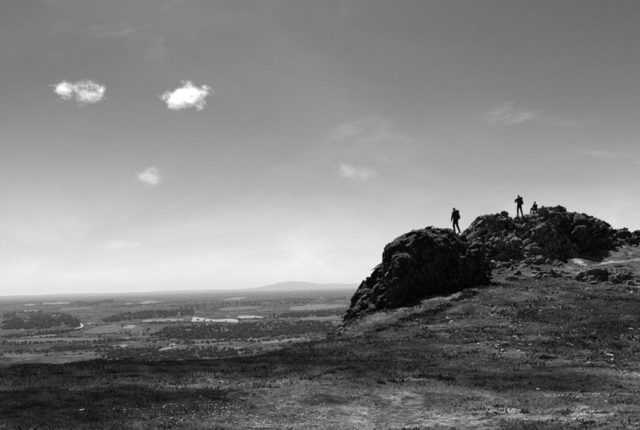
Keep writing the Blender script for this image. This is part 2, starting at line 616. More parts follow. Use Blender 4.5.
for pts, v in [
    (((191, 322.0), (238, 323.4), (238, 319.6), (193, 317.0)), 0.280), (((237, 318.4), (266, 318.2), (264, 316.4), (239, 315.4)), 0.230),
    (((142, 322.2), (186, 320.8), (184, 318.8), (144, 319.8)), 0.170), (((219, 301.6), (247, 298.2), (246, 297.0), (222, 299.6)), 0.169),
    (((42, 304.8), (70, 303.8), (70, 302.4), (44, 303.2)), 0.188), (((24, 305.8), (37, 305.0), (36, 304.0), (25, 304.6)), 0.188),
    (((138, 303.8), (168, 303.2), (164, 300.9), (142, 301.8)), 0.188), (((125, 304.4), (134, 303.6), (132, 302.6), (126, 303.2)), 0.150),
    (((124, 329.0), (138, 328.6), (136, 325.0), (123, 325.4)), 0.165), (((80, 334.0), (124, 333.0), (120, 323.5), (96, 327.0)), 0.080),
    (((126, 333.0), (150, 332.6), (142, 326.0), (136, 326.0)), 0.069), (((12, 338.0), (60, 337.0), (52, 333.4), (20, 334.4)), 0.102),
    (((262, 345.0), (312, 338.8), (305, 336.8), (262, 341.5)), 0.111), (((196, 346.0), (240, 344.0), (240, 341.2), (190, 342.0)), 0.084),
    (((54, 351.4), (78, 350.4), (76, 349.0), (56, 349.4)), 0.150), (((118, 347.4), (128, 347.0), (127, 345.2), (119, 345.6)), 0.169),
    (((156, 351.6), (178, 347.6), (176, 345.8), (158, 349.8)), 0.160), (((200, 332.2), (220, 331.6), (217, 328.8), (202, 329.4)), 0.098),
    (((288, 311.0), (348, 308.0), (348, 303.6), (292, 306.4)), 0.111), (((300, 321.0), (346, 318.6), (346, 316.0), (302, 317.6)), 0.093),
    (((5, 344.6), (110, 342.0), (108, 337.6), (8, 339.6)), 0.084), (((5, 358.0), (40, 358.0), (44, 354.4), (5, 354.0)), 0.075),
    (((60, 358.0), (98, 357.0), (98, 352.0), (66, 352.6)), 0.065), (((220, 311.0), (262, 308.0), (262, 305.6), (222, 308.0)), 0.091),
    (((176, 315.0), (206, 312.6), (204, 311.0), (178, 312.8)), 0.091), (((24, 312.4), (40, 311.6), (38, 309.8), (24, 310.4)), 0.150),
    (((60, 310.6), (92, 308.6), (92, 307.0), (62, 308.4)), 0.093), (((130, 357.0), (156, 355.0), (156, 352.6), (132, 354.0)), 0.084),
    (((215, 330.0), (250, 334.0), (252, 331.0), (222, 327.5)), 0.093)]:
    field(pts, v)

# the pale lane that winds out of the wood
lane = [valley_pt(px, py) for px, py in [(62, 331.5), (74, 329.5), (81, 327.5), (82.5, 325.5), (80.5, 324.0), (78, 322.8)]]
V = []
for i, p in enumerate(lane):
    q = lane[min(i + 1, len(lane) - 1)] - lane[max(i - 1, 0)]
    nrm = np.array((-q[1], q[0])) / np.linalg.norm(q)
    for s in (-4, 4):
        w = p + nrm * s
        V.append((w[0], w[1], float(vfast(w[0], w[1])) + 1.2))
link('country_lane', np_mesh('country_lane', np.array(V), grid_faces(len(lane), 2)), mat_field('pale_lane', 0.42), kind='structure')


# ---- trees of the valley
def crown_mesh(name, seed, leaves=150, w=1.0, h=1.0):
    """one broadleaf crown: several clumps of leaf-sprays spread through the volume, uneven outline"""
    r = np.random.default_rng(seed)
    clumps = [(0, 0, 0.62, 0.42)] + [(0.36 * math.cos(a) * r.uniform(0.7, 1.2), 0.36 * math.sin(a) * r.uniform(0.7, 1.2), r.uniform(0.36, 0.72), r.uniform(0.22, 0.32)) for a in np.linspace(0, 6.28, 7)[:-1]]
    clumps.append((r.uniform(-.12, .12), r.uniform(-.12, .12), 0.84, 0.2))
    V = []
    for k in range(leaves):
        cx, cy, cz, cr = clumps[r.integers(len(clumps))]
        d = r.normal(size=3); d /= np.linalg.norm(d)
        p = np.array((cx, cy, cz)) + d * cr * r.uniform(0.55, 1.0)
        a = r.normal(size=3); a -= d * a.dot(d) * 0.6; a /= np.linalg.norm(a)
        b = np.cross(d, a)
        s = r.uniform(0.07, 0.13)
        V += [p - a * s - b * s * .6, p + a * s - b * s * .7, p + a * s * .5 + b * s, p - a * s * .7 + b * s * .8]
    V = np.array(V) * np.array((w, w, h))
    V[:, 2] = np.maximum(V[:, 2], 0.12)
    return np_mesh(name, V, np.arange(len(V)).reshape(-1, 4), False)


def trunk_mesh(name):
    bm = bmesh.new()
    rings = [(0.0, 0.045), (0.15, 0.03), (0.45, 0.02), (0.75, 0.008)]
    prev = None
    for z, r in rings:
        cur = [bm.verts.new((r * math.cos(a * 1.0472) + 0.02 * z, r * math.sin(a * 1.0472), z)) for a in range(6)]
        if prev:
            for i in range(6):
                bm.faces.new((prev[i], prev[(i + 1) % 6], cur[(i + 1) % 6], cur[i]))
        prev = cur
    for a in (0.4, 2.4, 4.4):                                    # limbs
        b0 = Vector((0.008, 0, 0.3)); b1 = b0 + Vector((0.3 * math.cos(a), 0.3 * math.sin(a), 0.25))
        q = [bm.verts.new(b0 + Vector(o)) for o in ((0.012, 0, 0), (-0.006, 0.01, 0), (-0.006, -0.01, 0))]
        t = bm.verts.new(b1)
        for i in range(3):
            bm.faces.new((q[i], q[(i + 1) % 3], t))
    me = bpy.data.meshes.new(name); bm.to_mesh(me); bm.free()
    return me


CROWNS = [crown_mesh('crown', 300 + i, 170, 1.0 + 0.12 * (i % 3), 1.0) for i in range(6)]
for c in CROWNS:
    c.materials.append(M_TREE)
TRUNK = trunk_mesh('trunk'); TRUNK.materials.append(M_BARK)


def valley_tree(x, y, h, label, group):
    t = link('tree', None, label=label, cat='tree', group=group, loc=(x, y, float(vfast(x, y)) - 0.2), rot=(0, 0, random.uniform(0, 6.28)),
             scale=(h * random.uniform(0.85, 1.25), h * random.uniform(0.85, 1.25), h))
    link('crown', random.choice(CROWNS), parent=t)
    link('trunk', TRUNK, parent=t)


# lines of hedgerow trees and single trees that can be told apart; (from, to, count, height, label)
LINES = [
    ((4, 343.6), (78, 342.6), 34, 11, 'tree in the long hedgerow below the wooded knoll'),
    ((80, 342.4), (168, 341.0), 34, 12, 'tree in the hedgerow between two pale valley meadows'),
    ((6, 353.2), (62, 352.0), 22, 11, 'tree in the low hedgerow just beyond the dark hill brow'),
    ((98, 352.8), (150, 350.8), 26, 13, 'dark tree in the bushy belt beside the pale meadow strip'),
    ((176, 345.0), (250, 341.6), 28, 12, 'tree along the hedge beneath the wide dark wood'),
    ((252, 343.0), (314, 336.2), 24, 11, 'tree along the hedge running down to the foot of the crag'),
    ((140, 324.0), (196, 323.0), 18, 13, 'tree in the hedgerow below the long pale crop field'),
    ((238, 320.0), (300, 317.4), 18, 13, 'tree behind the brightest crop fields of the valley'),
]
for a, b, n, h, lab in LINES:
    for i in range(n):
        u = (i + random.uniform(-0.4, 0.4)) / (n - 1)
        p = valley_pt(a[0] + (b[0] - a[0]) * u, a[1] + (b[1] - a[1]) * u + random.uniform(-0.25, 0.25))
        if p is not None:
            valley_tree(p[0], p[1], h * 0.6 * random.uniform(0.6, 1.35), lab, 'hedgerow trees in the valley')
for px, py in [(98, 335.4), (101, 336.0), (121, 334.2), (126, 334.6), (130, 332.6), (129, 335.4), (131, 336.4), (144, 330.6), (147, 332.0), (149, 330.2),
               (198, 320.6), (204, 321.2), (211, 321.6), (226, 322.2), (206, 319.8), (290, 343.4), (280, 341.6), (160, 348.2), (168, 346.0), (172, 347.5)]:
    p = valley_pt(px, py)
    valley_tree(p[0], p[1], random.uniform(6.5, 9.5), 'lone tree standing out in an open valley field', 'lone trees in the valley fields')


# woods that read as one mass
def woodland(name, poly, n, h, seed, label):
    r = np.random.default_rng(seed)
    poly = np.array(poly, float)
    lo, hi = poly.min(0), poly.max(0)
    xs = []
    while len(xs) < n:
        q = r.uniform(lo, hi)
        inside = False
        j = len(poly) - 1
        for i in range(len(poly)):
            if (poly[i, 1] > q[1]) != (poly[j, 1] > q[1]) and q[0] < (poly[j, 0] - poly[i, 0]) * (q[1] - poly[i, 1]) / (poly[j, 1] - poly[i, 1]) + poly[i, 0]:
                inside = not inside
            j = i
        if inside:
            if fbm2(np.array(q[0] / 9.0), np.array(q[1] / 2.6), 3, 900 + seed) < -0.22 + 0.1 * r.normal():
                n -= 0.4
                continue
            p = valley_pt(*q)
            if p is not None:
                xs.append(p)
            else:
                n -= 1
    ico = bmesh.new(); bmesh.ops.create_icosphere(ico, subdivisions=1, radius=1.0)
    IV = np.array([v.co for v in ico.verts]); IF = np.array([[v.index for v in f.verts] for f in ico.faces]); ico.free()
    Vs, Fs = [], []
    for k, p in enumerate(xs):
        s = h * 0.58 * r.uniform(0.55, 1.25)
        lump = IV * (1 + 0.34 * r.normal(size=(len(IV), 1)))
        v = lump * np.array((s * 0.5 * r.uniform(.8, 1.3), s * 0.5 * r.uniform(.8, 1.3), s * 0.52)) + np.array((p[0] + r.normal() * 5, p[1] + r.normal() * 8, 0))
        v[:, 2] += float(vfast(p[0], p[1])) + s * 0.5
        Vs.append(v); Fs.append(IF + k * len(IV))
    link(name, np_mesh(name, np.concatenate(Vs), np.concatenate(Fs), False), M_WOOD, kind='stuff', label=label, cat='woodland')


woodland('woodland', [(4, 314), (30, 311), (62, 313), (80, 321), (78, 327), (40, 329), (4, 330)], 1500, 17, 1, 'dark wooded knoll rising at the edge of the valley')
woodland('woodland', [(102, 321), (120, 314), (150, 311), (192, 308), (194, 315), (150, 319), (106, 323)], 900, 17, 2, 'dark wood on the low ridge behind the meadows')
woodland('woodland', [(150, 336), (168, 328), (240, 324), (330, 322), (338, 331), (250, 339), (168, 340)], 1700, 16, 3, 'wide dark wood below the brightest crop fields')
woodland('woodland', [(98, 360), (104, 353), (150, 350), (230, 350), (262, 350), (240, 356), (150, 362)], 700, 11, 4, 'thicket of dark trees just beyond the hill brow')
woodland('woodland', [(68, 306), (80, 302), (102, 302), (98, 306)], 260, 20, 5, 'small dark far wood beside the bright distant field')
woodland('woodland', [(100, 301), (110, 299), (124, 300.5), (122, 303), (102, 303)], 200, 20, 6, 'small far wood on the ridge beyond the valley')
woodland('woodland', [(170, 306), (220, 303), (300, 299), (346, 297), (346, 301), (280, 305), (180, 310)], 700, 18, 7, 'pale hazy belt of far woods below the lone far hill')
woodland('woodland', [(4, 336.5), (50, 332), (84, 329), (86, 331), (50, 335), (4, 339)], 300, 13, 8, 'strip of trees along the foot of the wooded knoll')
woodland('woodland', [(266, 316), (300, 313), (346, 311), (346, 316), (300, 318)], 500, 17, 9, 'dark wood band behind the far pale meadows')
woodland('woodland', [(44, 350), (70, 347), (100, 346.4), (114, 347.5), (100, 349.5), (60, 351.5)], 260, 10, 10, 'line of bushes along the meadow below the brow')

# the web of far hedges, too small to pick apart
r_h = np.random.default_rng(77)
segs = []
for k in range(120):
    py = 299 + 58 * r_h.random() ** 1.2
    px = r_h.uniform(-10, 345)
    L = r_h.uniform(8, 60)
    segs.append([(px, py - 0.35), (px + L, py - 0.35 - L * r_h.uniform(-0.005, 0.05)), (px + L, py + 0.25 - L * 0.02), (px, py + 0.25)])
hv = []
for sg in segs:
    D = max(1, 150 * FPX / max(4, sg[0][1] - 291))
    for k in range(int(np.clip((sg[1][0] - sg[0][0]) * D / FPX / 8, 6, 60))):
        u = r_h.random()
        p = valley_pt(sg[0][0] + (sg[1][0] - sg[0][0]) * u, sg[0][1] + (sg[1][1] - sg[0][1]) * u + r_h.normal() * 0.12)
        if p is not None and not (188 < sg[0][0] + (sg[1][0] - sg[0][0]) * u < 268 and 314.5 < sg[0][1] < 325):
            hv.append((p[0], p[1], r_h.uniform(2, 6)))
ico = bmesh.new(); bmesh.ops.create_icosphere(ico, subdivisions=1, radius=1.0)
IV = np.array([v.co for v in ico.verts]); IF = np.array([[v.index for v in f.verts] for f in ico.faces]); ico.free()
hv = np.array(hv)
V = IV[None] * (1 + 0.3 * r_h.normal(size=(len(hv), len(IV), 1))) * hv[:, 2][:, None, None] * np.array((0.75, 0.75, 0.55))
V += np.stack([hv[:, 0], hv[:, 1], vfast(hv[:, 0], hv[:, 1]) + hv[:, 2] * 0.45], 1)[:, None]
link('hedgerow', np_mesh('hedgerow', V.reshape(-1, 3), (IF[None] + len(IV) * np.arange(len(hv))[:, None, None]).reshape(-1, 3), False), M_WOOD, kind='stuff',
     label='web of dark far hedges between the valley fields', cat='hedge')

# a few white farmhouses
M_WHITE = mat_plain('whitewash', 0.75, 0.8, 0.1, 0.5)
M_SLATE = mat_plain('slate', 0.10, 0.7, 0.3, 0.5)


def farmhouse(px, py, w, label):
    p = valley_pt(px, py)
    t = link('farmhouse', None, label=label, cat='house', loc=(p[0], p[1], float(vfast(p[0], p[1]))), rot=(0, 0, random.uniform(-0.5, 0.5)))
    w *= 0.6
    d, h = w * 0.5, w * 0.36
    for nm, vs, fs, m in [
        ('wall', [(-w/2, -d/2, 0), (w/2, -d/2, 0), (w/2, d/2, 0), (-w/2, d/2, 0), (-w/2, -d/2, h), (w/2, -d/2, h), (w/2, d/2, h), (-w/2, d/2, h), (-w/2, 0, h * 1.55), (w/2, 0, h * 1.55)],
         [(0, 1, 5, 4), (2, 3, 7, 6), (1, 2, 6, 9, 5), (3, 0, 4, 8, 7)], M_WHITE),
        ('roof', [(-w*.54, -d*.6, h*.95), (w*.54, -d*.6, h*.95), (w*.54, 0, h * 1.62), (-w*.54, 0, h * 1.62), (-w*.54, d*.6, h*.95), (w*.54, d*.6, h*.95)],
         [(0, 1, 2, 3), (3, 2, 5, 4)], M_SLATE),
        ('chimney', [(w*.4, -.5, h*1.4), (w*.47, -.5, h*1.4), (w*.47, .5, h*1.4), (w*.4, .5, h*1.4), (w*.4, -.5, h*1.9), (w*.47, -.5, h*1.9), (w*.47, .5, h*1.9), (w*.4, .5, h*1.9)],
         [(0, 1, 5, 4), (1, 2, 6, 5), (2, 3, 7, 6), (3, 0, 4, 7), (4, 5, 6, 7)], M_WHITE)]:
        mm = bpy.data.meshes.new(nm); mm.from_pydata(vs, [], fs)
        po = link(nm, mm, m, t if nm != 'chimney' else roof)
        roof = po if nm == 'roof' else None
    wm = bpy.data.meshes.new('window'); wm.from_pydata([(-.5, 0, 0), (.5, 0, 0), (.5, 0, 1.2), (-.5, 0, 1.2)], [], [(0, 1, 2, 3)])
    for wx in (-0.3, 0.0, 0.3):
        link('window', wm, M_SLATE, t, loc=(wx * w, -d / 2 - 0.05, h * 0.45))


farmhouse(131, 346.4, 16, 'tiny white farmhouse between the meadow and the hedgerow trees')
farmhouse(123, 344.4, 13, 'tiny white cottage next to the pale strip field')
farmhouse(151, 303.6, 40, 'large white farm building beside the far bright field')
farmhouse(157, 303.4, 34, 'white barn next to the large far farm building')

# ------------------------------------------------------------------ the crags
def angular(name, seed, n=13, flat=0.7, jitter=0.32):
    r = np.random.default_rng(seed)
    bm = bmesh.new()
    for k in range(n):
        d = r.normal(size=3); d /= np.abs(d).max() ** 0.7
        d = d / np.linalg.norm(d) ** 0.6 * r.uniform(1 - jitter, 1.0)
        bm.verts.new((d[0] * 0.5, d[1] * 0.42, d[2] * 0.5 * flat))
    g = bmesh.ops.convex_hull(bm, input=bm.verts)
    bmesh.ops.delete(bm, geom=[v for v in bm.verts if not v.link_faces], context='VERTS')
    me = bpy.data.meshes.new(name); bm.to_mesh(me); bm.free()
    return me


ROCKS = [angular('boulder', 500 + i, 10, random.uniform(0.55, 0.95)) for i in range(14)]
STONES = [angular('stone', 700 + i, 12, random.uniform(0.45, 0.8)) for i in range(10)]
LIT_TONE_ROCKS = [q.copy() for q in ROCKS]  # rock copies whose colour carries sunlit brightness
for q in LIT_TONE_ROCKS:
    q.materials.append(M_LIT_TONEB)
for q in ROCKS:
    q.materials.append(M_BOULDER)
for q in STONES:
    q.materials.append(M_STONE)


def interp(tab, x):
    tab = sorted(tab)
    return np.interp(x, [t[0] for t in tab], [t[1] for t in tab])


def loft(top, bot, yb, yt, bulge, back, nu, nv, seed, sizes, steps=None):
    """a rock wall: base line on the slope, face, crest line and back, then broken into jointed facets"""
    x0, x1 = top[0][0], top[-1][0]
    us = np.linspace(x0, x1, nu)
    P = np.zeros((nu, nv, 3))
    nf = int(nv * 0.68)
    for i, px in enumerate(us):
        tpy, bpy_ = interp(top, px), interp(bot, px)
        B = np.array(at(px, bpy_ + 7, interp(yb, px) - 0.3)); T = np.array(at(px, tpy, interp(yt, px)))
        hgt = T[2] - B[2]
        bl = interp(bulge, px)
        for j in range(nv):
            if j <= nf:
                v = j / nf
                p = B * (1 - v) + T * v
                ns, amt = steps(px) if steps else (0, 0)
                if ns:                                        # broken ledges: risers and treads that follow the tilted beds
                    ph = 0.9 * float(fbm2(np.array(px / 9.0), np.array(v * 2.5), 3, seed + 5)) + - (px - x0) * 0.05
                    q = v * ns + ph
                    f = q - math.floor(q)
                    fz = min(f / 0.42, 1.0); fy = max(0.0, (f - 0.42) / 0.58)
                    env = min(1.0, 4 * v, 5 * (1 - v)) * amt
                    p[2] += (T[2] - B[2]) / ns * (fz - f) * env
                    p[1] += (T[1] - B[1]) / ns * (fy - f) * env
                # steep face standing forward of the straight line from base to crest
                p[1] -= (T[1] - B[1]) * (max(0.0, math.sin(v * math.pi)) ** 0.8) * bl
                p[2] += 0.10 * hgt * math.sin(v * math.pi) * bl
            else:
                w = (j - nf) / (nv - 1 - nf)
                p = T + np.array((0, back * w, -w * w * (hgt * 0.6 + 3.0) - 0.2 * w))
            P[i, j] = p
    V = P.reshape(-1, 3)
    for size, amp, tilt, crack, st in sizes:
        G = V.reshape(nu, nv, 3)
        du = np.gradient(G, axis=0); dv = np.gradient(G, axis=1)
        N = np.cross(du, dv); N /= np.linalg.norm(N, axis=2, keepdims=True) + 1e-9
        # smooth the normals a little so that facets stay clean
        for _ in range(6):
            N[1:-1] = (N[:-2] + N[1:-1] + N[2:]) / 3
            N[:, 1:-1] = (N[:, :-2] + N[:, 1:-1] + N[:, 2:]) / 3
        N /= np.linalg.norm(N, axis=2, keepdims=True) + 1e-9
        a = R(35)
        Q = V.copy()
        qx = Q[:, 0] * math.cos(a) + Q[:, 2] * math.sin(a); qz = -Q[:, 0] * math.sin(a) + Q[:, 2] * math.cos(a)
        Q = np.stack([qx / st, Q[:, 1], qz], 1)
        d = facets(Q, size, seed, amp, tilt, crack)
        V = V + N.reshape(-1, 3) * d[:, None]
        seed += 31
    return V, P


def crag(label, args, seed, nrocks, size_rng, vrange=(0.05, 0.7), ok=lambda px, v: True, mat=None, pool=None):
    t = link('rocky_crag', None, label=label, cat='crag')
    V, P = loft(*args)
    nu, nv = args[6], args[7]
    F = grid_faces(nu, nv)
    # orient outwards
    me = np_mesh('rock_face', V, F, False)
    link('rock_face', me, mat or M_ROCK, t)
    r = random.Random(seed)
    G = V.reshape(nu, nv, 3)
    for k in range(nrocks):
        i = r.randrange(3, nu - 3); j = int(nv * r.uniform(*vrange))
        s = r.uniform(*size_rng) * (0.6 + 0.9 * r.random())
        p = G[i, j]
        x0, x1 = args[0][0][0], args[0][-1][0]
        if not ok(x0 + (x1 - x0) * i / (nu - 1), j / nv):
            continue
        link('boulder', r.choice(pool or ROCKS), parent=t, loc=(p[0], p[1] + 0.1 * s, p[2]), rot=(r.uniform(-.3, .3), R(-30) + r.uniform(-.3, .3), r.uniform(-.5, .5) + r.choice((0, math.pi)) * 0),
             scale=(s * r.uniform(1.2, 2.4), s * r.uniform(0.8, 1.4), s * r.uniform(0.4, 0.85)))
    return t


SZ = [(2.3, 0.12, 0.34, 0.06, 2.0), (1.0, 0.15, 0.36, 0.08, 2.2), (0.42, 0.12, 0.28, 0.06, 2.0), (0.18, 0.05, 0.12, 0.04, 1.6)]
SZA = [(2.6, 0.08, 0.24, 0.05, 2.0), (1.1, 0.15, 0.36, 0.06, 2.2), (0.45, 0.14, 0.32, 0.06, 2.0), (0.2, 0.10, 0.2, 0.05, 1.6)]
A_top = [(339, 331), (345, 320), (352, 309), (362, 295), (368, 281), (378, 267), (386, 261), (389, 250), (396, 242), (408, 235), (420, 229), (430, 226.5), (440, 227), (448, 230), (455, 234), (465, 238), (475, 244), (488, 254), (498, 262)]
A_bot = [(339, 333), (360, 325), (385, 316), (400, 311), (420, 302), (440, 291), (460, 282), (478, 274), (498, 266)]
A_yb = [(339, 40.5), (360, 39.6), (388, 38.2), (400, 38.9), (440, 41.4), (478, 44.2), (498, 46.5)]
A_yt = [(339, 41.6), (352, 43.0), (368, 43.8), (382, 43.2), (389, 40.8), (408, 41.4), (440, 43.6), (455, 44.6), (475, 47.0), (498, 49.0)]
A_bul = [(339, 0.0), (384, 0.1), (390, 1.15), (460, 1.15), (475, 0.4), (498, 0.0)]
crag('steep black rock buttress where the hill drops to the valley', (A_top, A_bot, A_yb, A_yt, A_bul, 5.0, 330, 190, 901, SZA, lambda px: (5, 1.0 if px < 386 else 0.0)), 31, 260, (0.2, 0.6), (0.03, 0.72), lambda px, v: px < 386 or (px > 462 and v < 0.6) or (v > 0.63 and not 447 < px < 464), None, LIT_TONE_ROCKS)  # pale boulders paint lit facets onto the tail and crest
B_top = [(462, 242), (468, 232), (476, 222), (486, 216), (498, 213), (508, 213.5), (518, 216), (526, 215), (534, 213), (545, 214), (556, 218), (566, 226), (576, 236)]
B_bot = [(462, 276), (480, 272), (500, 267), (520, 262), (545, 258), (576, 254)]
B_yb = [(462, 45.8), (500, 47.3), (545, 49.5), (576, 52.5)]
B_yt = [(462, 49.6), (486, 53.2), (518, 54.2), (545, 54.6), (576, 56.0)]
B_bul = [(462, 0.2), (485, 0.0), (520, 0.0), (576, 0.0)]
SZB = [(2.0, 0.12, 0.30, 0.06, 2.4), (0.95, 0.16, 0.36, 0.10, 2.6), (0.42, 0.14, 0.30, 0.08, 2.2), (0.18, 0.05, 0.12, 0.04, 1.6)]
crag('broken crag of tumbled pale rocks beneath the standing hiker', (B_top, B_bot, B_yb, B_yt, B_bul, 5.0, 280, 190, 1201, SZB, lambda px: (6, 1.0)), 32, 120, (0.2, 0.7), (0.1, 0.72), lambda px, v: v < 0.6 or not 510 < px < 530, M_LIT_TONE, LIT_TONE_ROCKS)
C_top = [(526, 216), (531, 211.5), (545, 208.5), (556, 209), (562, 213.5), (572, 213), (585, 215), (596, 217), (603, 221), (608, 228), (613, 234), (622, 239), (640, 245)]
C_bot = [(526, 244), (545, 246), (565, 252), (590, 250), (610, 250), (640, 248)]
C_yb = [(526, 55.5), (565, 55.0), (590, 57), (640, 61)]
C_yt = [(526, 57.0), (545, 57.4), (585, 60), (640, 63)]
C_bul = [(526, 1.0), (560, 1.1), (580, 0.7), (604, 0.4), (640, 0.0)]
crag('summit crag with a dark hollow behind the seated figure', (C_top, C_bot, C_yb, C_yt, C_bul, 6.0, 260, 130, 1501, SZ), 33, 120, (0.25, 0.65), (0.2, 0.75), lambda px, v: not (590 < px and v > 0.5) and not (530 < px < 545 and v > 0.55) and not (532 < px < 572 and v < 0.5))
D_top = [(609, 243), (614, 235), (621, 230), (630, 231), (638, 229), (650, 226), (672, 224), (690, 232), (700, 240)]
D_bot = [(609, 246), (640, 243), (672, 240), (700, 244)]
D_y = [(609, 73), (700, 75)]
D_yt = [(609, 74), (700, 76.5)]
crag('low far outcrop on the skyline across the grassy dip', (D_top, D_bot, D_y, D_yt, [(609, 0.8), (700, 0.8)], 6.0, 150, 70, 1801, SZ), 34, 34, (0.35, 0.8), (0.2, 0.75))



def outcrop(label, tops, bots, lean, seed, n):
    yb = [(px, ground_at(px, py).y) for px, py in bots]
    yt = [(px, interp(yb, px) + lean) for px, _ in tops]
    crag(label, (tops, bots, yb, yt, [(tops[0][0], 0.0), (tops[-1][0], 0.0)], 1.2, 150, 60, seed, SZB[1:], lambda px: (3, 1.0)), seed, n, (0.2, 0.45), (0.2, 0.75), lambda px, v: True, M_LIT_TONE, LIT_TONE_ROCKS)


outcrop('low ledge of broken rock stepping out of the turf under the tumbled crag', [(484, 270), (494, 264), (508, 262), (522, 260), (538, 258), (552, 260), (562, 265)],
        [(484, 273), (508, 270), (538, 266), (562, 268)], 1.6, 2101, 30)
outcrop('low knobbly rock band beside the pale trodden path', [(570, 280), (580, 273), (592, 270), (604, 269), (616, 271), (628, 274), (640, 279)],
        [(570, 283), (604, 281), (640, 283)], 1.3, 2401, 30)
outcrop('small rock rib on the slope between the ledge and the rock band', [(528, 277), (538, 273), (550, 272), (560, 276)],
        [(528, 279), (560, 279)], 0.9, 2701, 12)

# boulders lying on the slope below the crags: each a thing of its own
def scatter(name, pool, clusters, smin, smax, cat, group, embed=0.22, tall=(0.6, 0.95)):
    for cx, cy, sx, sy, n, lab in clusters:
        k = 0
        while k < n:
            p = ground_at(random.gauss(cx, sx), random.gauss(cy, sy))
            k += 1
            if p is None or p.length > 90:
                continue
            s = random.uniform(smin, smax) * random.choice((0.7, 1.0, 1.0, 1.35))
            link(name, random.choice(pool), label=lab, cat=cat, group=group, loc=(p.x, p.y, p.z + s * (0.5 * 0.6 - embed) * 0.7),
                 rot=(random.uniform(-.3, .3), random.uniform(-.5, .2), random.uniform(0, 6.28)), scale=(s * random.uniform(1, 1.6), s, s * random.uniform(*tall)))


scatter('boulder', LIT_TONE_ROCKS, [
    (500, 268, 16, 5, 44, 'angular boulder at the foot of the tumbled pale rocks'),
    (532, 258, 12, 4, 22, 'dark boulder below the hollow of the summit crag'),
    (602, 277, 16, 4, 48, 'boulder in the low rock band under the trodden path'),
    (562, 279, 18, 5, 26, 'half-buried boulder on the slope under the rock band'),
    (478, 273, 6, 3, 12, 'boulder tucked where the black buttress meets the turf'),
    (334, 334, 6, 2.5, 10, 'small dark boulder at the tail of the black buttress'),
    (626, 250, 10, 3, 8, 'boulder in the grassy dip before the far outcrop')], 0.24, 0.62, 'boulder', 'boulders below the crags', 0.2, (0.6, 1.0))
scatter('stone', STONES, [
    (515, 300, 28, 10, 60, 'pale stone lying on the steep turf below the crags'),
    (500, 322, 26, 9, 26, 'small pale stone halfway down the grassy slope'),
    (530, 346, 34, 6, 38, 'small white stone low on the grassy slope'),
    (455, 350, 12, 3, 4, 'white stone on the turf near the heather patch'),
    (600, 300, 24, 12, 18, 'stone on the dark turf beneath the rock band'),
    (600, 362, 20, 5, 10, 'white stone beside the bare trodden ground')], 0.07, 0.17, 'stone', 'loose stones on the slope', 0.08)
scatter('stone', STONES, [
    (270, 405, 45, 11, 60, 'small pale stone among the gravel in the turf'),
    (590, 408, 34, 10, 24, 'small stone on the bare patches between dark tufts'),
    (140, 418, 50, 6, 8, 'small stone in the dark heathy turf')], 0.025, 0.065, 'stone', 'small stones in the near turf', 0.12)

# the trodden path across the shoulder
pp = [ground_at(px, py) for px, py in [(548, 254.5), (558, 256), (568, 258), (578, 262), (586, 266.5), (597, 266), (612, 262), (628, 260), (650, 262)]]
pp = [p for p in pp if p is not None]
dense = []
for i in range(len(pp) - 1):
    for k in range(12):
        dense.append(pp[i].lerp(pp[i + 1], k / 12))
V = []
for i, p in enumerate(dense):
    q = dense[min(i + 2, len(dense) - 1)] - dense[max(i - 2, 0)]
    nrm = Vector((-q.y, q.x)).normalized()
    wd = 0.3 + 0.22 * math.sin(i * 0.31) * math.sin(i * 0.13 + 1)
    wd *= 0.35 + 0.65 * min(1.0, i / 14, (len(dense) - 1 - i) / 14) + 0.25 * random.uniform(-1, 1)
    for s in np.linspace(-1, 1, 7):
        x, y = p.x + nrm.x * s * wd, p.y + nrm.y * s * wd
        V.append((x, y, float(hill(x, y)) + 0.012 + 0.03 * float(vnoise2(np.array(x * 3), np.array(y * 3), 5)) - 0.05 * abs(s) ** 3))
link('footpath', np_mesh('footpath', np.array(V), grid_faces(len(dense), 7)), M_PATH, kind='structure')

# ------------------------------------------------------------------ turf, gravel, heather
def turf(n, seed):
    r = np.random.default_rng(seed)
    a = r.uniform(-R(33), R(33), n)
    rad = np.exp(r.uniform(math.log(5.0), math.log(62), n))
    cx, cy = rad * np.sin(a), rad * np.cos(a)
    # pull blades into tussocks
    cl = fbm2(cx / 0.33, cy / 0.33, 3, 401)
    bare = bare_at(cx, cy)
    keep = r.random(n) < np.clip(0.55 + 0.9 * cl - 0.75 * bare, 0.04, 1)
    a, rad, cx, cy, cl = a[keep], rad[keep], cx[keep], cy[keep], cl[keep]
    n = len(cx)
    z = hill(cx, cy)
    far = np.clip(rad / 9.0, 0.7, 6)
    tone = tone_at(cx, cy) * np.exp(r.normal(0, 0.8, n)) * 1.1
    h = (0.020 + 0.07 * np.clip(cl + 0.15, 0, 1.0) ** 1.5) * r.uniform(0.6, 1.5, n) * far ** 0.25
    w = 0.0035 * far * r.uniform(0.7, 1.4, n)
    ang = r.uniform(0, 6.283, n)
    la = r.uniform(0, 6.283, n); lean = r.uniform(0.5, 1.7, n) * h
    dx, dy = np.cos(ang) * w, np.sin(ang) * w
    V = np.zeros((n, 3, 3))
    V[:, 0] = np.stack([cx - dx, cy - dy, z - 0.01], 1)
    V[:, 1] = np.stack([cx + dx, cy + dy, z - 0.01], 1)
    V[:, 2] = np.stack([cx + np.cos(la) * lean, cy + np.sin(la) * lean, z + h], 1)
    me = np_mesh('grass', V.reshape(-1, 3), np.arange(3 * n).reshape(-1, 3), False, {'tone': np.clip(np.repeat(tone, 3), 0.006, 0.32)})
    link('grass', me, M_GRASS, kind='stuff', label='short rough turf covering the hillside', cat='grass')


turf(760000, 5)


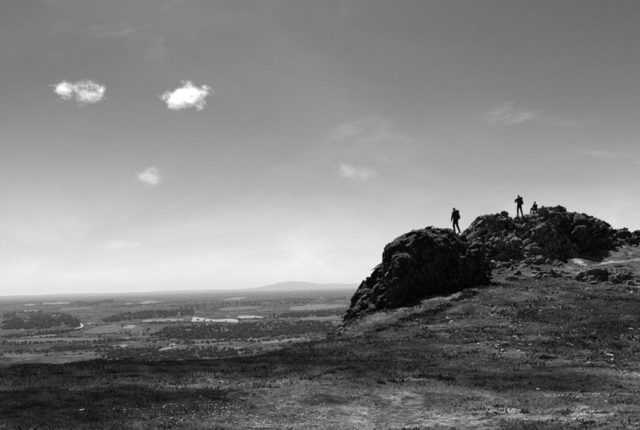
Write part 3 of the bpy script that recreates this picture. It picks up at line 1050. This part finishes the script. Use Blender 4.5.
def gravel(n, seed):
    r = np.random.default_rng(seed)
    bx = [(b, m) for b, m in zip(BARE, r.multinomial(n, np.array([b[4] * b[2] for b in BARE[:7]]) / sum(b[4] * b[2] for b in BARE[:7])))]
    oc = np.array([(1, 0, 0), (-1, 0, 0), (0, 1, 0), (0, -1, 0), (0, 0, 1), (0, 0, -1)], float)
    of = np.array([(0, 2, 4), (2, 1, 4), (1, 3, 4), (3, 0, 4), (2, 0, 5), (1, 2, 5), (3, 1, 5), (0, 3, 5)])
    X, Y = [], []
    for b, m in bx:
        X.append(r.normal(b[0], b[2] * 0.6, m)); Y.append(r.normal(b[1], b[3] * 0.6, m))
    X, Y = np.concatenate(X), np.concatenate(Y)
    ok = bare_at(X, Y) > 0.42 + 0.2 * r.normal(size=len(X))
    X, Y = X[ok], Y[ok]
    Z = hill(X, Y)
    s = 0.004 + 0.016 * r.random(len(X)) ** 4
    V = oc[None] * (s[:, None, None]) * (1 + 0.5 * r.uniform(-1, 1, (len(X), 6, 3))) + r.uniform(-.3, .3, (len(X), 6, 3)) * s[:, None, None]
    V[:, :, 2] *= 0.65
    V += np.stack([X, Y, Z + s * 0.2], 1)[:, None, :]
    F = (of[None] + 6 * np.arange(len(X))[:, None, None]).reshape(-1, 3)
    link('gravel', np_mesh('gravel', V.reshape(-1, 3), F, False), M_GRAVEL, kind='stuff', label='fine pale gravel in the worn turf', cat='gravel')


gravel(9000, 6)


def scree(n, seed):
    """chips of pale rock washed out of the steep turf"""
    r = np.random.default_rng(seed)
    X, Y = [], []
    for px, py, sx, sy, w in [(510, 296, 3.0, 4.5, .45), (470, 320, 3.0, 4.0, .15), (560, 330, 3.0, 4.0, .2), (600, 270, 3.0, 2.5, .2)]:
        p = ground_at(px, py)
        X.append(r.normal(p.x, sx, int(n * w))); Y.append(r.normal(p.y, sy, int(n * w)))
    X, Y = np.concatenate(X), np.concatenate(Y)
    ok = fbm2(X / 1.3, Y / 1.3, 3, 733) > 0.02
    X, Y = X[ok], Y[ok]
    oc = np.array([(1, 0, 0), (-1, 0, 0), (0, 1, 0), (0, -1, 0), (0, 0, 1), (0, 0, -1)], float)
    of = np.array([(0, 2, 4), (2, 1, 4), (1, 3, 4), (3, 0, 4), (2, 0, 5), (1, 2, 5), (3, 1, 5), (0, 3, 5)])
    s = 0.02 + 0.055 * r.random(len(X)) ** 3
    V = oc[None] * s[:, None, None] * (1 + 0.5 * r.uniform(-1, 1, (len(X), 6, 3))) + r.uniform(-.3, .3, (len(X), 6, 3)) * s[:, None, None]
    V[:, :, 2] *= 0.7
    V += np.stack([X, Y, hill(X, Y) + s * 0.35], 1)[:, None, :]
    link('scree', np_mesh('scree', V.reshape(-1, 3), (of[None] + 6 * np.arange(len(X))[:, None, None]).reshape(-1, 3), False), M_GRAVEL, kind='stuff',
         label='pale rock chips strewn over the steep turf', cat='scree')


scree(2600, 17)


def tussocks(n, seed):
    """rough dark tussocks too many to count, over the whole slope"""
    r = np.random.default_rng(seed)
    a = r.uniform(-R(31), R(31), n); rad = np.exp(r.uniform(math.log(8), math.log(60), n))
    x, y = rad * np.sin(a), rad * np.cos(a)
    keep = (fbm2(x / 1.7, y / 1.7, 3, 611) + 0.25 * r.normal(size=n) > 0.05) & (bare_at(x, y) < 0.6)
    x, y, rad = x[keep], y[keep], rad[keep]
    m = len(x); K = 16
    w = r.uniform(0.04, 0.13, m) * np.clip(rad / 14, 0.6, 2.2)
    z = hill(x, y)
    q = r.normal(size=(m, K, 2)) * 0.55 * w[:, None, None] * np.array((1.3, 0.8))
    hgt = w[:, None] * r.uniform(0.15, 0.5, (m, K))
    ang = r.uniform(0, 6.283, (m, K)); bw = w[:, None] * r.uniform(0.12, 0.3, (m, K))
    V = np.zeros((m, K, 3, 3))
    bx, by = x[:, None] + q[:, :, 0], y[:, None] + q[:, :, 1]
    V[:, :, 0] = np.stack([bx - np.cos(ang) * bw, by - np.sin(ang) * bw, np.broadcast_to(z[:, None] - 0.02, bx.shape)], -1)
    V[:, :, 1] = np.stack([bx + np.cos(ang) * bw, by + np.sin(ang) * bw, np.broadcast_to(z[:, None] - 0.02, bx.shape)], -1)
    V[:, :, 2] = np.stack([bx + q[:, :, 0] * 0.6, by + q[:, :, 1] * 0.6, z[:, None] + hgt], -1)
    tone = np.repeat(np.clip(0.022 * np.exp(r.normal(0, 0.5, m)), 0.006, 0.07), K * 3)
    link('tussock', np_mesh('tussock', V.reshape(-1, 3), np.arange(m * K * 3).reshape(-1, 3), False, {'tone': tone}), M_GRASS, kind='stuff', label='rough dark tussocks dotted over the slope', cat='grass')


tussocks(15000, 91)


def heather_mesh(name, seed, n=520):
    """a low, springy cushion of stems with small leaf sprays, uneven in outline"""
    r = np.random.default_rng(seed)
    ph = r.uniform(0, 6.28, 4)
    V = []
    for k in range(n):
        a = r.uniform(0, 6.283)
        rim = 0.8 + 0.12 * math.sin(2 * a + ph[0]) + 0.1 * math.sin(3 * a + ph[1]) + 0.05 * math.sin(7 * a + ph[2])
        q = math.sqrt(r.random())
        x, y = math.cos(a) * q * rim, math.sin(a) * q * rim
        top = (1 - q ** 2.2) * (0.75 + 0.35 * r.random()) + 0.06
        p = np.array((x * 0.5, y * 0.5, top * r.uniform(0.25, 1.0)))
        d = np.array((x * 0.5 + r.normal() * .3, y * 0.5 + r.normal() * .3, 0.9)); d /= np.linalg.norm(d)
        side = np.cross(d, r.normal(size=3)); side /= np.linalg.norm(side)
        L = r.uniform(0.06, 0.14); w = r.uniform(0.012, 0.03)
        V += [p - side * w, p + side * w, p + d * L * np.array((1, 1, 1.6)) + side * w * 0.6, p + d * L * np.array((1, 1, 1.9)) - side * w * 0.4]
    V = np.array(V)
    return np_mesh(name, V, np.arange(len(V)).reshape(-1, 4), False)


HEATH = [heather_mesh('heather', 800 + i) for i in range(6)]
for q in HEATH:
    q.materials.append(M_HEATH)


def heather(px, py, w, d, h, label, group='heather cushions on the turf'):
    p = ground_at(px, py)
    if p is None:
        return
    link('heather_clump', random.choice(HEATH), label=label, cat='heather', group=group, loc=(p.x, p.y, p.z - 0.02),
         rot=(0, 0, 0), scale=(w, d, h))


for dx, dy, w in [(-12, 0, .30), (-5, 1, .42), (3, -0.5, .40), (9, 0.6, .36), (15, 0, .24), (0, 2, .35)]:
    heather(435 + dx, 377.5 + dy, w, w * 0.9, 0.10, 'dark heather cushion in the cluster below the white stones')
heather(545, 358.5, 0.42, 0.35, 0.12, 'single dark heather cushion low on the steep slope')
heather(552, 359, 0.30, 0.3, 0.09, 'small heather cushion touching the single dark one')
heather(533, 358.8, 0.28, 0.3, 0.07, 'flat heather cushion beside the single dark one')
for px, py, w in [(560, 403, .35), (587, 399, .3), (603, 394, .28), (541, 396, .35), (523, 414, .3), (566, 414, .34), (603, 416, .3), (500, 408, .3), (630, 408, .26),
                  (487, 418, .28), (548, 388, .4), (620, 392, .3), (575, 391, .34), (512, 397, .35), (505, 424, .25), (590, 424, .25)]:
    heather(px, py, w * random.uniform(0.7, 1.6), w * random.uniform(0.5, 1.0), random.uniform(0.025, 0.055), 'low dark tuft among bare pale patches of turf')
for px, py, w in [(8, 366, .7), (30, 368, .8), (52, 366, .6), (75, 368, .8), (98, 367, .7), (120, 367, .9), (146, 367, .8), (170, 365, .8), (192, 364, .9), (215, 361, .9),
                  (236, 359, .9), (256, 356, .9), (275, 353, .9), (292, 349, .9), (20, 372, .7), (60, 374, .6), (110, 372, .7), (160, 371, .6), (205, 368, .8), (245, 364, .7),
                  (280, 358, .8), (310, 346, .9), (300, 343.5, 1.0), (322, 339, 1.0), (88, 378, .5), (20, 385, .5), (135, 378, .5), (180, 376, .5)]:
    heather(px, py, w, w * 0.8, 0.09 * w + 0.02, 'heather cushion on the brow ' + ('below the wooded knoll' if px < 85 else 'in front of the valley thicket' if px < 180 else 'below the wide dark wood' if px < 285 else 'leading to the tail of the black buttress'))
for px, py, w in [(8, 419, .4), (38, 411, .4), (15, 400, .35), (70, 404, .35), (120, 399, .3), (95, 422, .25), (50, 392, .4)]:
    heather(px, py, w, w * 0.8, 0.06, 'heather cushion spreading over the dark near turf')
for px, py, w in [(340, 372, .4), (352, 371, .4), (330, 374, .35), (392, 381, .3), (380, 383, .25), (480, 384, .3), (462, 388, .25)]:
    heather(px, py, w, w * 0.8, 0.06, 'flat heather patch in the paler turf of the shoulder')
for px, py, w in [(420, 316, 1.2), (432, 311, 1.2), (446, 304, 1.3), (458, 299, 1.2), (470, 294, 1.2), (408, 322, 1.0), (395, 327, 1.0), (482, 289, 1.1), (497, 283, 1.0),
                  (382, 333, .9), (440, 308, 1.0), (465, 297, 1.0), (512, 279, 1.0)]:
    heather(px, py, w, w * 0.9, 0.22, 'heather cushion in the dark groove below the black buttress')


# ------------------------------------------------------------------ people
def skin(name, chains, voxel, mat, parent, smooth=6):
    """chains of (point, radius) grown into one continuous surface"""
    verts, edges, rad, roots = [], [], [], []
    idx = {}
    for ch in chains:
        prev = None
        for k, (p, r) in enumerate(ch):
            key = tuple(round(c, 4) for c in p)
            if key not in idx:
                idx[key] = len(verts); verts.append(p); rad.append(r)
            i = idx[key]
            if prev is not None and prev != i:
                edges.append((prev, i))
            if k == 0:
                roots.append(i)
            prev = i
    # swept tubes with round joints, united by a voxel remesh
    bm = bmesh.new()
    for i, p in enumerate(verts):
        r = rad[i]; rx, ry = (r if isinstance(r, tuple) else (r, r))
        s = bmesh.ops.create_icosphere(bm, subdivisions=2, radius=1.0)
        for v in s['verts']:
            v.co = Vector((v.co.x * rx, v.co.y * ry, v.co.z * min(rx, ry))) + Vector(p)
    for a, b in edges:
        A, B = Vector(verts[a]), Vector(verts[b])
        n = max(2, int((B - A).length / 0.035))
        for k in range(1, n):
            u = k / n
            ra = rad[a] if isinstance(rad[a], tuple) else (rad[a], rad[a])
            rb = rad[b] if isinstance(rad[b], tuple) else (rad[b], rad[b])
            rx, ry = ra[0] * (1 - u) + rb[0] * u, ra[1] * (1 - u) + rb[1] * u
            s = bmesh.ops.create_icosphere(bm, subdivisions=2, radius=1.0)
            c = A.lerp(B, u)
            for v in s['verts']:
                v.co = Vector((v.co.x * rx, v.co.y * ry, v.co.z * min(rx, ry))) + c
    me = bpy.data.meshes.new(name); bm.to_mesh(me); bm.free()
    o = bpy.data.objects.new(name, me); C.objects.link(o)
    m = o.modifiers.new('r', 'REMESH'); m.mode = 'VOXEL'; m.voxel_size = voxel
    s = o.modifiers.new('s', 'SMOOTH'); s.iterations = smooth; s.factor = 0.5
    dg = bpy.context.evaluated_depsgraph_get()
    out = bpy.data.meshes.new_from_object(o.evaluated_get(dg))
    bpy.data.objects.remove(o); bpy.data.meshes.remove(me)
    out.name = name
    out.polygons.foreach_set('use_smooth', np.ones(len(out.polygons), bool))
    out.materials.clear(); out.materials.append(mat)
    return link(name, out, None, parent)


M_SKIN = mat_plain('skin', 0.22, 0.6, 0.1)
M_HAIR = mat_plain('hair', 0.02, 0.6, 0.3)
M_JACKET = mat_plain('jacket_cloth', 0.03, 0.9, 0.25, 30)
M_TROUSER = mat_plain('trouser_cloth', 0.022, 0.9, 0.25, 30)
M_BOOT = mat_plain('boot_leather', 0.02, 0.6, 0.25, 30)
M_PACK = mat_plain('pack_nylon', 0.025, 0.7, 0.25, 30)


def vec(*a):
    return tuple(float(x) for x in a)


def person(loc, turn, J, label, pack_label=None, hat=False, scale=1.0):
    """J: joints in the person's own frame (faces +Y, right hand +X)"""
    t = link('person', None, label=label, cat='person', loc=loc, rot=(0, 0, turn), scale=(scale,) * 3)
    g = lambda k: vec(*J[k])
    mid = lambda a, b, u: tuple(J[a][i] * (1 - u) + J[b][i] * u for i in range(3))
    hd = Vector(J['head'])
    body = [[(g('pelvis'), (.13, .10)), (g('waist'), (.115, .085)), (g('chest'), (.15, .10)), (g('neck'), .055), (vec(*(hd + Vector((0, -0.005, -0.05)))), (.066, .078)), (vec(*(hd + Vector((0, -0.012, 0.04)))), (.075, .092))],
            [(vec(*(hd + Vector((0, .05, -.075)))), (.042, .035)), (vec(*(hd + Vector((0, .04, -.03)))), (.05, .05))],             # jaw
            [(vec(*(hd + Vector((0, .105, -.015)))), .013), (vec(*(hd + Vector((0, .085, .03)))), .012)]]                       # nose
    for s in (-1, 1):
        body.append([(vec(*(hd + Vector((s * .079, -.01, -.01)))), (.012, .024)), (vec(*(hd + Vector((s * .076, -.012, .02)))), (.012, .022))])   # ears
    jac = [[(g('pelvis'), (.18, .145)), (g('waist'), (.165, .13)), (g('chest'), (.19, .14)), (vec(*(Vector(J['neck']) + Vector((0, 0, -.05)))), .08)]]
    tro = [[(g('pelvis'), (.155, .12)), (vec(*(Vector(J['pelvis']) + Vector((0, 0, -.06)))), (.15, .12))]]
    for s, nm in ((-1, 'l'), (1, 'r')):
        sh, el, wr, ha = (J[nm + k] for k in ('sh', 'el', 'wr', 'ha'))
        body.append([(g('chest'), (.15, .10)), (vec(*sh), .06), (vec(*el), .042), (vec(*wr), .028), (vec(*ha), (.036, .03))])
        jac.append([(g('chest'), (.175, .125)), (vec(*sh), .095), (vec(*el), .075), (vec(*wr), .06)])
        W, Hh = Vector(wr), Vector(ha)
        ax = (Hh - W).normalized(); sd = ax.cross(Vector((s, 0.2, 0.1))).normalized()
        palmn = sd.cross(ax).normalized() * (-s)
        for k, ln in enumerate((.072, .082, .078, .06)):                                   # four fingers, slightly curled
            b = Hh + sd * (k - 1.5) * 0.019
            m1 = b + ax * ln * .55 + palmn * .008; m2 = b + ax * ln + palmn * .03
            body.append([(vec(*b), .0105), (vec(*m1), .0095), (vec(*m2), .008)])
        tb = W.lerp(Hh, 0.45) - sd * .03
        body.append([(vec(*tb), .012), (vec(*(tb - sd * .022 + ax * .03)), .011), (vec(*(tb - sd * .02 + ax * .06 + palmn * .015)), .009)])   # thumb
        hp, kn, an, to = (J[nm + k] for k in ('hip', 'kn', 'an', 'toe'))
        body.append([(g('pelvis'), (.13, .10)), (vec(*hp), .085), (vec(*kn), .055), (vec(*an), .042), (vec(*to), .035)])
        tro.append([(g('pelvis'), (.155, .12)), (vec(*hp), .12), (vec(*kn), .088), (vec(*(Vector(an).lerp(Vector(kn), .12))), .075)])
        A, T = Vector(an), Vector(to)
        heel = A + (A - T).normalized() * 0.05; heel.z = min(A.z, T.z + 0.02) - 0.02
        skin('boot', [[(vec(*(A + Vector((0, 0, .07)))), .062), (vec(*A), .06), (vec(*A.lerp(T, .5)), .05), (vec(*T), (.05, .05))], [(vec(*A), .06), (vec(*heel), .045)]], 0.014, M_BOOT, t, 3)
    skin('body', body, 0.0085, M_SKIN, t, 3)
    skin('jacket', jac, 0.014, M_JACKET, t, 5)
    skin('trousers', tro, 0.014, M_TROUSER, t, 5)
    if hat:
        skin('hat', [[(vec(*(hd + Vector((0, -.01, .05)))), (.098, .11)), (vec(*(hd + Vector((0, -.01, .09)))), (.085, .095))], [(vec(*(hd + Vector((0, .06, .045)))), (.07, .06)), (vec(*(hd + Vector((0, .12, .035)))), (.06, .05))]], 0.013, M_HAIR, t, 4)
    else:
        skin('hair', [[(vec(*(hd + Vector((0, -.035, -.02)))), (.082, .075)), (vec(*(hd + Vector((0, -.025, .055)))), (.087, .098))]], 0.012, M_HAIR, t, 3)
    if pack_label:
        c = Vector(J['chest']); pz = Vector(J['pelvis'])
        b = link('backpack', None, label=pack_label, cat='backpack', loc=loc, rot=(0, 0, turn), scale=(scale,) * 3)
        up = (c - pz)
        base = pz + up * 0.12 + Vector((0, -0.215, 0)); top = pz + up * 1.22 + Vector((0, -0.215, 0))
        skin('pack_body', [[(vec(*base), (.165, .11)), (vec(*base.lerp(top, .5)), (.18, .135)), (vec(*top), (.165, .115))]], 0.015, M_PACK, b, 5)
        skin('lid', [[(vec(*(top + Vector((-.06, .0, .07)))), (.12, .12)), (vec(*(top + Vector((.06, 0, .07)))), (.12, .12))]], 0.014, M_PACK, b, 4)
        for s in (-1, 1):
            skin('side_pocket', [[(vec(*(base + Vector((s * .19, 0, .02)))), (.05, .07)), (vec(*(base + Vector((s * .19, 0, .2)))), (.045, .065))]], 0.012, M_PACK, b, 3)
            sh = Vector(J['lsh' if s < 0 else 'rsh'])
            inn = Vector((c.x + s * .10, 0, 0))
            skin('shoulder_strap', [[(vec(inn.x, c.y - .15, sh.z + .02), .022), (vec(inn.x, c.y - .02, sh.z + .09), .022), (vec(inn.x, c.y + .12, sh.z - .02), .022),
                                     (vec(inn.x + s * .03, c.y + .14, sh.z - .2), .02), (vec(inn.x + s * .07, c.y + .02, sh.z - .4), .018), (vec(inn.x + s * .06, c.y - .16, sh.z - .42), .018)]], 0.011, M_PACK, b, 2)
    return t


def feet(px, py, Y):
    return at(px, py, Y)


stand = dict(pelvis=(0, 0, .96), waist=(0, .01, 1.10), chest=(0, 0, 1.33), neck=(0, .01, 1.50), head=(0, .04, 1.64),
             lsh=(-.19, 0, 1.42), lel=(-.27, -.04, 1.14), lwr=(-.28, .05, .90), lha=(-.28, .08, .82),
             rsh=(.19, 0, 1.42), rel=(.26, -.04, 1.14), rwr=(.27, .06, .90), rha=(.27, .09, .82),
             lhip=(-.10, 0, .92), lkn=(-.12, .03, .50), lan=(-.14, -.02, .09), ltoe=(-.16, .14, .04),
             rhip=(.10, 0, .92), rkn=(.12, .03, .50), ran=(.14, -.02, .09), rtoe=(.16, .14, .04))
walk = dict(stand); walk.update(head=(0, .10, 1.66), neck=(0, .05, 1.52), chest=(0, .03, 1.34),
                                lkn=(-.10, .10, .50), lan=(-.11, .03, .10), ltoe=(-.12, .20, .05),
                                rkn=(.10, -.04, .50), ran=(.11, -.24, .05), rtoe=(.12, -.09, -.03),
                                lel=(-.31, .0, 1.14), lwr=(-.34, .06, .90), lha=(-.345, .08, .80))
look = dict(stand); look.update(lkn=(-.17, .03, .50), lan=(-.22, -.02, .09), ltoe=(-.26, .13, .04),
                                rkn=(.17, .0, .50), ran=(.24, -.04, .07), rtoe=(.28, .11, .02),
                                lel=(-.30, .10, 1.19), lwr=(-.17, .27, 1.33), lha=(-.13, .30, 1.40),
                                rel=(.29, -.02, 1.15), rwr=(.25, .16, 1.0), rha=(.22, .22, .95))
sit = dict(pelvis=(0, 0, .12), waist=(0, .02, .26), chest=(0, .03, .49), neck=(0, .04, .66), head=(0, .07, .80),
           lsh=(-.17, .02, .58), lel=(-.24, .12, .32), lwr=(-.16, .32, .28), lha=(-.12, .38, .27),
           rsh=(.17, .02, .58), rel=(.24, .12, .32), rwr=(.16, .32, .28), rha=(.12, .38, .27),
           lhip=(-.10, .05, .10), lkn=(-.13, .44, .26), lan=(-.14, .56, -.14), ltoe=(-.15, .72, -.19),
           rhip=(.10, .05, .10), rkn=(.13, .46, .24), ran=(.14, .50, -.17), rtoe=(.15, .66, -.22))
PEOPLE = [(feet(456.2, 232.8, 44.6), R(36), walk, 'hiker with a backpack walking over the black buttress', 'dark backpack worn by the walking hiker', 1.02),
          (feet(520.0, 216.2, 54.0), R(24), look, 'hiker with legs apart standing on the tumbled rocks, hand raised', 'dark backpack of the hiker standing with legs apart', 1.05),
          (feet(535.8, 210.8, 57.2), R(24), sit, 'person sitting on the summit rocks near the standing hiker', None, 0.95)]
for loc, turn, J, lab, pl, s in PEOPLE:
    person(loc, turn, J, lab, pl, False, s)
    # the ledge under the figure
# ledges the figures rest on
for px, py, Y, s, lab in [(457.0, 238.0, 44.6, 1.0, 'ledge boulder under the walking hiker'), (517.4, 219.4, 54.0, 0.8, 'rock under one boot of the standing hiker'),
                          (522.6, 221.0, 54.0, 0.8, 'rock beneath the other boot of the standing hiker'), (536.2, 213.6, 57.4, 1.1, 'rock used as a seat by the sitting person')]:
    p = at(px, py, Y)
    if 'boot' in lab:                                   # straight under the boot sole
        f = Vector((-0.25, 0.06, 0)) if 'one boot' in lab else Vector((0.27, 0.04, -0.02))
        p = PEOPLE[1][0] + Matrix.Rotation(PEOPLE[1][1], 3, 'Z') @ (f * 1.05) - Vector((0, 0, 0.20))
    link('boulder', random.choice(ROCKS), label=lab, cat='boulder', group='boulders under the people', loc=p, rot=(0, R(-12), random.uniform(0, 6.28)), scale=(s * 1.3, s, s * 0.62))


# ------------------------------------------------------------------ small cumulus clouds: real volumes of droplets
def cloud(px, py, wpx, hpx, D, dens, thr, seed, label):
    c = at(px, py, D)
    k = c.length / FPX * 1.0
    bm = bmesh.new(); bmesh.ops.create_icosphere(bm, subdivisions=3, radius=1.0)
    me = bpy.data.meshes.new('cloud'); bm.to_mesh(me); bm.free()
    m = Mat('cloud_droplets_%d' % seed)
    ob = m.obj()
    ln = m.n.new('ShaderNodeVectorMath'); ln.operation = 'LENGTH'; m.l.new(ob, ln.inputs[0])
    mp = m.n.new('ShaderNodeMapping'); mp.inputs['Location'].default_value = (seed * 3.7, seed * 1.9, seed * 0.7)
    mp.inputs['Scale'].default_value = (wpx / hpx * 0.8, wpx / hpx * 0.8, 1.0)
    m.l.new(ob, mp.inputs[0])
    big = m.math('ADD', m.math('MULTIPLY', m.noise(0.95, 3, 0.5, mp.outputs[0], 0.3), 0.55), m.math('MULTIPLY', m.noise(3.0, 10, 0.7, mp.outputs[0], 1.2), 0.45))
    fall = m.math('SUBTRACT', 1.0, m.math('POWER', ln.outputs['Value'], 1.6))
    dn = m.math('ADD', m.math('MULTIPLY', m.math('SUBTRACT', big, 0.5), 4.2), m.math('MULTIPLY', fall, 0.75))
    d = m.math('MULTIPLY', m.ramp(dn, thr, thr + 0.42), dens)
    d = m.math('MULTIPLY', d, m.ramp(fall, 0.02, 0.25))
    pv = m.n.new('ShaderNodeVolumePrincipled')
    pv.inputs['Color'].default_value = (1, 1, 1, 1)
    pv.inputs['Anisotropy'].default_value = 0.55
    pv.inputs['Density Attribute'].default_value = ''
    m.l.new(d, pv.inputs['Density'])
    m.l.new(pv.outputs[0], m.out.inputs['Volume'])
    link('cloud', me, m.m, label=label, cat='cloud', loc=c, scale=(wpx / 2 * k, wpx / 3 * k, hpx / 2 * k))


cloud(81, 91, 76, 34, 4200, 0.012, 0.54, 3, 'ragged two-lobed bright cloud beside the dense white puff')
cloud(185, 96, 68, 33, 4000, 0.015, 0.44, 8, 'dense bright white puff of cloud high above the valley')
cloud(151, 177, 46, 24, 5200, 0.004, 0.42, 5, 'small thin cloud shred beneath the two bright clouds')
cloud(355, 171, 60, 26, 5600, 0.0012, 0.40, 12, 'faint cloud shred above the black buttress')
cloud(120, 246, 60, 16, 9000, 0.0012, 0.36, 15, 'low faint cloud streak near the valley horizon')
cloud(22, 258, 30, 10, 11000, 0.0012, 0.36, 16, 'tiny low cloud near the far horizon beyond the wooded knoll')
cloud(612, 220, 22, 10, 6000, 0.004, 0.34, 17, 'small cloud showing just over the summit crag')

# ------------------------------------------------------------------ the air
bm = bmesh.new(); bmesh.ops.create_cube(bm, size=1.0)
me = bpy.data.meshes.new('haze'); bm.to_mesh(me); bm.free()
m = Mat('hazy_air')
pv = m.n.new('ShaderNodeVolumePrincipled')
pv.inputs['Color'].default_value = (0.97, 0.97, 0.97, 1)
pv.inputs['Density'].default_value = 2.4e-5
pv.inputs['Anisotropy'].default_value = 0.1
pv.inputs['Density Attribute'].default_value = ''
m.m.cycles.homogeneous_volume = True
m.l.new(pv.outputs[0], m.out.inputs['Volume'])
ztop, zbot = 760.0, -330.0
link('haze', me, m.m, kind='stuff', label='pale haze lying over the valley', cat='haze', loc=(0, 0, (ztop + zbot) / 2), scale=(196000, 196000, ztop - zbot))
